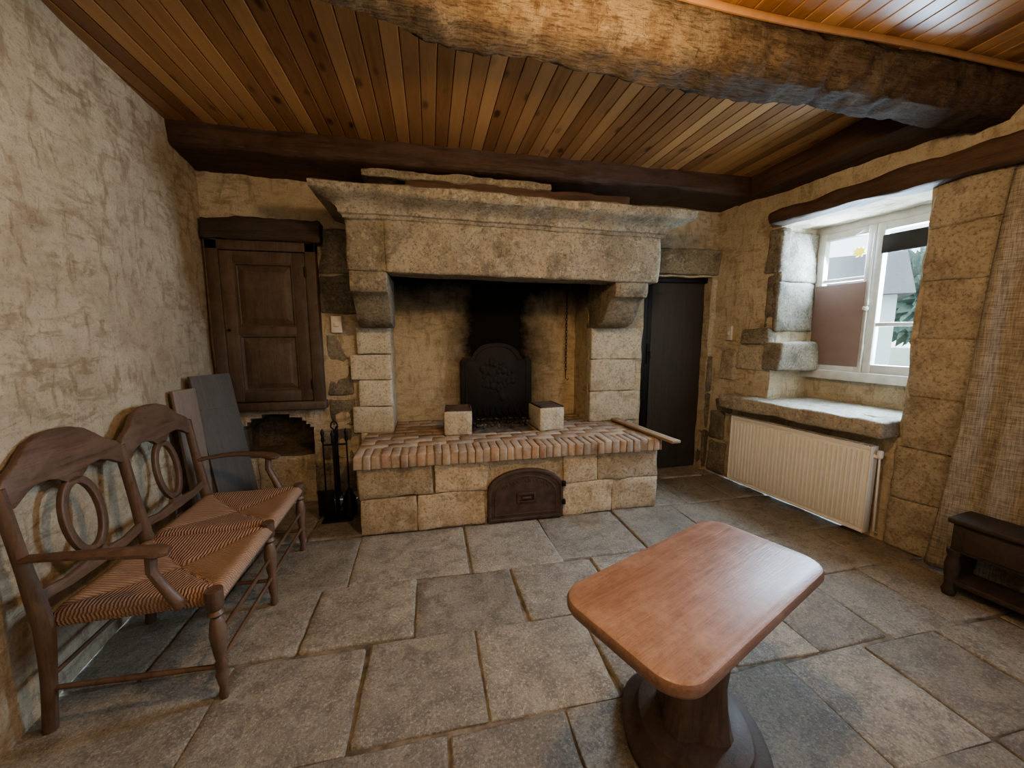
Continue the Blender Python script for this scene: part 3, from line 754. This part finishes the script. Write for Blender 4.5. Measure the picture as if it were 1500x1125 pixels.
# ------------------------------------------------------------------ leaning boards
for i,(w,h,loc,rx,rz_,mat,lab) in enumerate(((.27,1.19,(-1.30,2.93,.003),-12,60,M_board,"dark grey wooden board leaning in the corner behind the bench"),(.16,1.10,(-1.455,2.79,.002),-5.5,74,M_board2,"pale tan wooden board leaning behind the grey one"))):
    bm=bmesh.new();box(bm,-w/2,w/2,-.011,.011,0,h,bev=.003)
    if i==0:
        for z_ in (.3,.62,.95):box(bm,-w/2+.02,w/2-.02,-.016,-.009,z_,z_+.012,bev=.002)
    b=mkobj("leaning_board",bm,mat);b.location=loc;b.rotation_euler=(rad(rx),0,rad(rz_));meta(b,lab,"board",group="boards leaning in the corner")
# ------------------------------------------------------------------ bench
BE=empty("bench",(-1.375,1.57,0),rad(1.5),"two-seat brown wooden settee with oval splat backs and woven rush seats","bench")
BL=1.10
def xb(z):return -(max(0,z-.42))*.13-(max(0,.42-z)**1.5)*.12
def shear(bm):
    for v in bm.verts:v.co.x+=xb(v.co.z)
for y_ in (.0,BL/2,BL):
    bm=bmesh.new();pts=[(0,y_,z) for z in fr(0,.93,18)];tube(bm,pts,[.021+.007*math.exp(-((z-.44)/.15)**2) for z in fr(0,.93,18)],8,flat=(1.1,.9));shear(bm);part("back_leg",bm,M_bench,BE)
for c in (BL*.25,BL*.75):
    bm=bmesh.new()
    half=[(0,1.075),(.07,1.07),(.13,1.05),(.17,1.02),(.205,.99),(.24,.97),(.27,.955),(.29,.93),(.296,.89),(.285,.86),(.262,.85),(.24,.862),(.20,.885),(.15,.90),(.10,.897),(.06,.885),(.045,.87)]
    o=[(c+y_*.95,z) for y_,z in half]+[(c-y_*.95,z) for y_,z in reversed(half[1:])]
    prism(bm,o,'x',-.014,.014,bev=.005);shear(bm)
    for v in bm.verts:v.co.x-=.012*(1-((v.co.y-c)/.29)**2)*(v.co.z-.8)/.2
    part("crest_rail",bm,M_bencht,BE)
    bm=bmesh.new()
    def ell(a,b,n=36):return [(c+a*math.cos(2*math.pi*i/n),.71+b*math.sin(2*math.pi*i/n)) for i in range(n)]
    prism(bm,ell(.100,.168),'x',-.011,.011,bev=.004,holes=ell(.070,.134))
    prism(bm,[(c-.07,.89),(c-.03,.86),(c+.03,.86),(c+.07,.89)],'x',-.011,.011)
    prism(bm,[(c-.06,.52),(c+.06,.52),(c+.03,.56),(c-.03,.56)],'x',-.011,.011)
    shear(bm);part("oval_splat",bm,M_bench,BE)
    bm=bmesh.new();o=[(c-.265,.545),(c-.15,.525),(c-.05,.535),(c+.05,.535),(c+.15,.525),(c+.265,.545),(c+.265,.505),(c+.15,.488),(c,.485),(c-.15,.488),(c-.265,.505)]
    prism(bm,o,'x',-.010,.010,bev=.003);shear(bm);part("back_rail",bm,M_bencht,BE)
    bm=bmesh.new();n=36;g=[]
    y0,y1=c-.270,c+.270;x0,x1=.000,.555
    for i in range(n+1):
        row=[]
        for j in range(n+1):
            a,b=i/n,j/n;ea=min(a,1-a,b,1-b)
            dip=-.034*(math.sin(math.pi*a)*math.sin(math.pi*b))**.8
            dg=-.010*math.exp(-((abs(a-.5)-abs(b-.5))/.035)**2)
            ed=-.045*(1-math.sqrt(max(0,1-max(0,1-ea/.09)**2)))
            row.append(bm.verts.new((x0+(x1-x0)*a,y0+(y1-y0)*b,.472+dip+dg+ed)))
        g.append(row)
    for i in range(n):
        for j in range(n):bm.faces.new((g[i][j],g[i+1][j],g[i+1][j+1],g[i][j+1]))
    be=[e for e in bm.edges if len(e.link_faces)==1]
    r=bmesh.ops.extrude_edge_only(bm,edges=be)
    for v in r['geom']:
        if isinstance(v,bmesh.types.BMVert):v.co.z=.398;v.co.x+=(.275-v.co.x)*.04;v.co.y+=(c-v.co.y)*.03
    be=[e for e in bm.edges if len(e.link_faces)==1];bmesh.ops.contextual_create(bm,geom=be)
    bmesh.ops.recalc_face_normals(bm,faces=bm.faces)
    part("rush_seat",bm,M_rush,BE,"woven straw rush seat",angle=70)
legp=[(.014,0),(.019,.02),(.014,.05),(.019,.08),(.024,.11),(.017,.135),(.024,.15),(.017,.17),(.022,.20),(.030,.28),(.024,.34),(.016,.355),(.028,.37),(.020,.385),(.030,.40),(.030,.47)]
for y_ in (.0,BL/2,BL-.01):
    bm=bmesh.new();lathe(bm,legp,14,(.53,y_,0));part("front_leg",bm,M_bench,BE)
for x_,za in ((.53,.16),(.53,.27)):
    bm=bmesh.new();tube(bm,[(x_,0.02,za),(x_,BL-.02,za)],.009,8);part("stretcher",bm,M_bencht,BE)
bm=bmesh.new();tube(bm,[(-.02,0.0,.2),(-.02,BL,.2)],.009,8);part("stretcher",bm,M_bencht,BE)
for y_ in (.0,BL/2,BL-.01):
    bm=bmesh.new();tube(bm,[(-.02,y_,.17),(.25,y_,.155),(.53,y_,.14)],[.009,.012,.009],8);part("stretcher",bm,M_bench,BE)
for s,y_ in ((-1,.0),(1,BL)):
    bm=bmesh.new();pts=[];rr=[]
    for i in range(15):
        t=i/14;pts.append((xb(.68)+.01+(.40-xb(.68))*t,y_+s*(.040*math.sin(math.pi*t*.9)),.675+.02*math.sin(math.pi*t)-.02*t));rr.append(.018+.016*t**2)
    rr[-1]=.022
    tube(bm,pts,rr,10,flat=(.65,1.3));part("arm",bm,M_bench,BE)
    bm=bmesh.new();pts=[(.42,y_+s*.0,.42),(.385,y_+s*.012,.50),(.35,y_+s*.018,.58),(.355,y_+s*.02,.66)]
    tube(bm,pts,[.024,.019,.018,.019],8);part("arm_support",bm,M_bench,BE)
# ------------------------------------------------------------------ table
TB=empty("coffee_table",(.895,1.065,0),rad(22.3),"low reddish-brown table with rounded rectangular top on a thick pedestal","table")
def rrect(w,h,r,n=8):
    o=[]
    for cx_,cy_,a0 in ((w-r,h-r,0),(-w+r,h-r,90),(-w+r,-h+r,180),(w-r,-h+r,270)):
        for i in range(n+1):
            a=rad(a0+90*i/n);o.append((cx_+r*math.cos(a),cy_+r*math.sin(a)))
    return o
bm=bmesh.new();t=bmesh.new()
rings=[]
for ins,z in ((.02,.574),(.006,.577),(0,.588),(0,.606),(.005,.616),(.014,.620)):
    rings.append([t.verts.new((x_,y_,z)) for x_,y_ in rrect(.465-ins,.230-ins,.095-ins*.8)])
for a,b in zip(rings,rings[1:]):
    for i in range(len(a)):
        j=(i+1)%len(a);t.faces.new((a[i],a[j],b[j],b[i]))
t.faces.new(list(reversed(rings[0])));t.faces.new(rings[-1]);merge(bm,t)
part("tabletop",bm,M_table,TB,"reddish-brown worn tabletop",angle=30)
bm=bmesh.new();prism(bm,rrect(.28,.14,.04),'z',.540,.576,bev=.006)
pf=lambda a,z:1+.12*math.cos(4*a)+.03*math.sin(9*a+z*20)
lathe(bm,[(.125,.075),(.115,.11),(.105,.18),(.098,.26),(.100,.34),(.110,.42),(.126,.50),(.14,.545)],32,polyf=pf)
part("pedestal",bm,M_tabled,TB,angle=30)
bm=bmesh.new()
pb=lambda a,z:1+.035*math.cos(4*a)
lathe(bm,[(.235,0),(.247,.008),(.25,.03),(.235,.042),(.205,.05),(.195,.058),(.19,.072),(.15,.085),(.11,.09)],64,polyf=pb);part("base",bm,M_tabled,TB,angle=30)
# ------------------------------------------------------------------ cable along the beam
bm=bmesh.new();pts=[]
for x_ in fr(.3,3.1,50):
    y_=1.550+bigf(x_,1.58,2.7)[0]-.01;z=2.80+.012*math.sin(x_*3.2+.5)
    pts.append((x_,y_,z))
tube(bm,pts,.012,8,flat=(1.4,.8))
cb=mkobj("electric_cable",bm,M_cable,origin=(1.7,1.56,2.8));meta(cb,"orange cable cover running along the rough ceiling beam","cable")
# ------------------------------------------------------------------ outside
M_grass=plain("outside_ground",(.34,.38,.30),.9,var=.3);M_hw=plain("outside_render",(.70,.72,.70),.9,var=.08);M_roof=plain("outside_roof",(.20,.20,.205),.9,var=.3);M_leaf=plain("foliage",(.20,.27,.22),.8,var=.7,bs=1)
bm=bmesh.new();box(bm,4.2,60,-30,50,-.4,-.31);meta(mkobj("lawn",bm,M_grass,origin=(20,5,-.31)),"grass yard outside the window","ground")
HO=empty("house",(11.75,12.8,-.298),rad(-52),"pale rendered house with a tiled roof across the yard","house")
bm=bmesh.new();box(bm,-4,4,-2.5,2.5,0,2.9);part("walls",bm,M_hw,HO,smooth=False)
bm=bmesh.new();prism(bm,[(-2.9,2.8),(2.9,2.8),(0,4.3)],'x',-4.3,4.3);part("roof",bm,M_roof,HO,smooth=False)
for x_ in (-1.5,1.6):
    bm=bmesh.new();box(bm,x_,x_+1.0,-2.55,-2.4,1,2.1);part("house_window",bm,M_dark,HO,smooth=False)
for i,(x_,y_,s) in enumerate(((16.5,8.2,1.5),(22,13.0,2.4),(20,8.5,2.0))):
    TR=empty("tree",(x_,y_,-.300),0,"leafy green tree in the yard outside","tree");TR["group"]="trees in the yard"
    bm=bmesh.new();tube(bm,[(0,0,0),(.05,0,s*.7),(0,.05,s*1.2)],[.15,.12,.08],8);part("trunk",bm,M_plank,TR)
    bm=bmesh.new();bmesh.ops.create_icosphere(bm,subdivisions=5,radius=s*.8)
    for v in bm.verts:
        d=1+.3*noise.noise(v.co*1.3+Vector((i*7,0,0)))+.4*noise.noise(v.co*4)+.35*noise.noise(v.co*10);v.co=v.co*d+Vector((0,0,s*1.4))
    part("crown",bm,M_leaf,TR)
# ------------------------------------------------------------------ lights / world
def light(name,kind,loc,energy,col,size=None,rot=None,sy=None):
    l=bpy.data.lights.new(name,kind);l.energy=energy;l.color=col
    if kind=='POINT':l.shadow_soft_size=size
    if kind=='AREA':
        l.size=size
        if sy:l.shape='RECTANGLE';l.size_y=sy
    o=bpy.data.objects.new(name,l);o.location=loc
    if rot is not None:o.rotation_euler=rot
    COL.objects.link(o);return o
def aim(o,t):
    o.rotation_euler=(Vector(t)-o.location).to_track_quat('-Z','Y').to_euler()
light("ceiling_lamp",'POINT',(.62,1.05,2.38),72,(1,.70,.40),.08)
f=light("added_fill",'AREA',(.3,-1.0,2.3),24,(1,.76,.50),1.2);aim(f,(.8,3.4,1.4))  # added soft fill to brighten the room, no lamp stands there
d=light("window_daylight",'AREA',rw(1.1,1.75,-.75),320,(.56,.78,1),.85,sy=1.2);aim(d,(0.9,1.2,.2))
d2=light("side_window_daylight",'AREA',(2.9,-.6,1.5),22,(.50,.73,1),.9,sy=1.3);aim(d2,(-1.2,1.6,.3))
w=bpy.data.worlds.new("world");SC.world=w;w.use_nodes=True
w.node_tree.nodes["Background"].inputs[0].default_value=(.74,.90,1,1);w.node_tree.nodes["Background"].inputs[1].default_value=3.8
# ------------------------------------------------------------------ camera
c=bpy.data.cameras.new("camera");c.sensor_width=36;c.lens=563/1500*36;c.clip_start=.05
co=bpy.data.objects.new("camera",c);co.location=(0,0,1.45);co.rotation_euler=(rad(90-7.4),0,rad(-12));COL.objects.link(co);SC.camera=co
try:SC.view_settings.look='AgX - Medium High Contrast'
except Exception:pass
